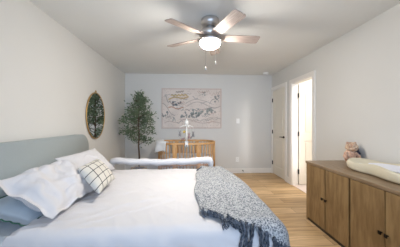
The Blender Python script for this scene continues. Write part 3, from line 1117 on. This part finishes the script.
prof = [(0.0, 0.0), (0.86, 0.0), (0.95, 0.012), (1.0, 0.045), (0.985, 0.085), (0.93, 0.104), (0.86, 0.100), (0.74, 0.075), (0.5, 0.045), (0.25, 0.036), (0.0, 0.034)]
bm = bmesh.new()
NTH = 96
rings = []
for r, z in prof[1:-1]:
    ring = []
    for k in range(NTH):
        x, y = pad_out(2 * PI * (k + 0.5) / NTH)
        hz_ = z * (1 + 0.12 * math.cos(4 * PI * y / 1.1)) if z > 0.05 else z
        ring.append(bm.verts.new((pcx + x * r, pcy + y * (r * 0.35 + 0.65 * r), dzt + 0.001 + hz_)))
    rings.append(ring)
for i in range(len(rings) - 1):
    for k in range(NTH):
        bm.faces.new((rings[i][k], rings[i][(k + 1) % NTH], rings[i + 1][(k + 1) % NTH], rings[i + 1][k]))
bm.faces.new(rings[0][::-1]); 
cv = bm.verts.new((pcx, pcy, dzt + 0.035))
for k in range(NTH):
    bm.faces.new((rings[-1][k], rings[-1][(k + 1) % NTH], cv))
o = obj('foam_tray', bm, 'pad', pad, smooth=True)
md = o.modifiers.new('sub', 'SUBSURF'); md.levels = 1; md.render_levels = 1


def liner_fn(a, b_):
    y = -0.41 + 0.74 * b_
    hw = 0.120 * max(0.02, (1 - abs((y + 0.04) / 0.372) ** 3.0)) ** 0.5 
    x = (a * 2 - 1) * hw
    rr = math.hypot(x / 0.19, (y / 0.46) ** 2)
    z = 0.040 + 0.062 * min(1, abs(x) / 0.15) ** 2.0 + 0.045 * max(0, abs(y) / 0.46 - 0.2) ** 2
    return Vector((pcx + x, pcy + y, dzt + z + 0.012))


o = obj('liner', grid_mesh(liner_fn, 24, 40), 'liner', pad, smooth=True)
o['label'] = 'white quilted liner'
add_solid(o, 0.008, 0)

# plush toy sitting behind the pad
px_, py_ = 1.935, 2.305
pl = thing('plush_toy', (px_, py_, dzt), 'tan and cream curly plush toy sitting on the sideboard by the wall', 'toy')
bm = bmesh.new()
blob(bm, (px_, py_, dzt + 0.098), (0.062, 0.055, 0.085), n=4, bump=0.012, bs=45)
obj('body', bm, 'plush', pl, smooth=True)
bm = blob(bmesh.new(), ((px_ + 0.022) - 0.006, py_ - 0.01, dzt + 0.205), (0.064, 0.058, 0.058), n=4, bump=0.014, bs=50)
hd = obj('head', bm, 'plush_cream', pl, smooth=True)
for q in (-1, 1):
    obj('ear', blob(bmesh.new(), ((px_ + 0.022) + q * 0.046, py_ + 0.005, dzt + 0.248), (0.019, 0.013, 0.021), n=3, bump=0.004, bs=60), 'plush', hd, smooth=True)
    obj('eye', blob(bmesh.new(), ((px_ + 0.022) + q * 0.018 - 0.012, py_ - 0.060, dzt + 0.214), (0.005, 0.004, 0.005), n=2), 'black', hd, smooth=True)
obj('muzzle', blob(bmesh.new(), ((px_ + 0.022) - 0.010, py_ - 0.058, dzt + 0.193), (0.022, 0.018, 0.016), n=3, bump=0.003, bs=60), 'plush_cream', hd, smooth=True)
obj('nose', blob(bmesh.new(), ((px_ + 0.022) - 0.012, py_ - 0.077, dzt + 0.199), (0.007, 0.005, 0.005), n=2), 'black', hd, smooth=True)
for q in (-1, 1):
    obj('arm', tube(bmesh.new(), [(px_ + q * 0.05, py_ - 0.01, dzt + 0.14), (px_ + q * 0.085, py_ - 0.03, dzt + 0.10), (px_ + q * 0.075, py_ - 0.055, dzt + 0.065)], [0.022, 0.021, 0.019], 12), 'plush', pl, smooth=True)
    obj('foot', blob(bmesh.new(), (px_ + q * 0.045, py_ - 0.042, dzt + 0.032), (0.025, 0.030, 0.025), n=3, bump=0.003, bs=60), 'plush', pl, smooth=True)
o = obj('mane', blob(bmesh.new(), (px_ + 0.078, py_ + 0.012, dzt + 0.125), (0.042, 0.046, 0.100), n=4, bump=0.018, bs=55), 'plush_dark', pl, smooth=True)
o['label'] = 'dark fur down its back'

# ------------------------------------------------------------------ ceiling fan
fx, fy, fz = 0.24, 2.26, 2.225
fan = thing('ceiling_fan', (fx, fy, H), 'brushed nickel ceiling fan with five washed wood blades and a lit globe', 'ceiling fan')
obj('canopy', lathe(bmesh.new(), [(0.085, 0), (0.100, -0.012), (0.102, -0.055), (0.088, -0.080), (0.06, -0.092)], (fx, fy, H - 0.0005), 40), 'nickel', fan, smooth=True)
obj('motor_housing', lathe(bmesh.new(), [(0.05, 0), (0.055, -0.03), (0.11, -0.05), (0.122, -0.075), (0.122, -0.105), (0.10, -0.125), (0.085, -0.13)], (fx, fy, H - 0.09), 40), 'nickel', fan, smooth=True)
for k in range(5):
    a = R_(-68 + 72 * k)
    rt = Matrix.Rotation(a, 4, 'Z')
    bm = bmesh.new()
    prof2 = [(0.10, -0.045), (0.14, -0.052), (0.30, -0.060), (0.52, -0.068), (0.565, -0.064), (0.575, -0.05), (0.575, 0.05), (0.565, 0.064), (0.52, 0.068), (0.30, 0.060), (0.14, 0.052), (0.10, 0.045)]
    v0 = [bm.verts.new((x, y, 0)) for x, y in prof2]; v1 = [bm.verts.new((x, y, 0.008)) for x, y in prof2]
    bm.faces.new(v0[::-1]); bm.faces.new(v1)
    for i in range(len(prof2)):
        j = (i + 1) % len(prof2); bm.faces.new((v0[i], v0[j], v1[j], v1[i]))
    tilt = Matrix.Rotation(R_(-13), 4, 'X')
    # each blade keeps its own axes so its grain runs along its length
    me = bpy.data.meshes.new('blade'); bmesh.ops.recalc_face_normals(bm, faces=bm.faces); bm.to_mesh(me); bm.free()
    bl = bpy.data.objects.new('blade', me); C.objects.link(bl); me.materials.append(M['blade'])
    bl.parent = fan; bl.matrix_parent_inverse = Matrix.Translation((-fx, -fy, -H))
    bl.matrix_basis = Matrix.Translation((fx, fy, fz)) @ rt @ tilt
    bm = bmesh.new()
    box(bm, 0.075, 0.17, -0.022, 0.022, 0.008, 0.013)
    bmesh.ops.transform(bm, matrix=Matrix.Translation((fx, fy, fz)) @ rt @ tilt, verts=bm.verts)
    obj('blade_bracket', bm, 'nickel', fan)
obj('light_fitter', lathe(bmesh.new(), [(0.08, 0.0), (0.125, -0.006), (0.136, -0.030), (0.132, -0.037)], (fx, fy, 2.212), 40), 'nickel', fan, smooth=True)
obj('lamp_globe', lathe(bmesh.new(), [(0.112, 0.0), (0.115, -0.010), (0.113, -0.026), (0.103, -0.044), (0.082, -0.059), (0.050, -0.069), (0.015, -0.073)], (fx, fy, 2.1755), 40), 'lamp', fan, smooth=True)
for (dx, dy, L) in ((-0.060, -0.122, 0.33), (0.045, -0.128, 0.27)):
    x, y = fx + dx, fy + dy
    ch = obj('pull_chain', tube(bmesh.new(), [(x, y, 2.19), (x, y, 2.19 - L)], 0.0022, 6), 'nickel', fan)
    obj('chain_bob', lathe(bmesh.new(), [(0.003, 0), (0.007, -0.012), (0.006, -0.035), (0.003, -0.04)], (x, y, 2.19 - L), 10), 'nickel', ch, smooth=True)
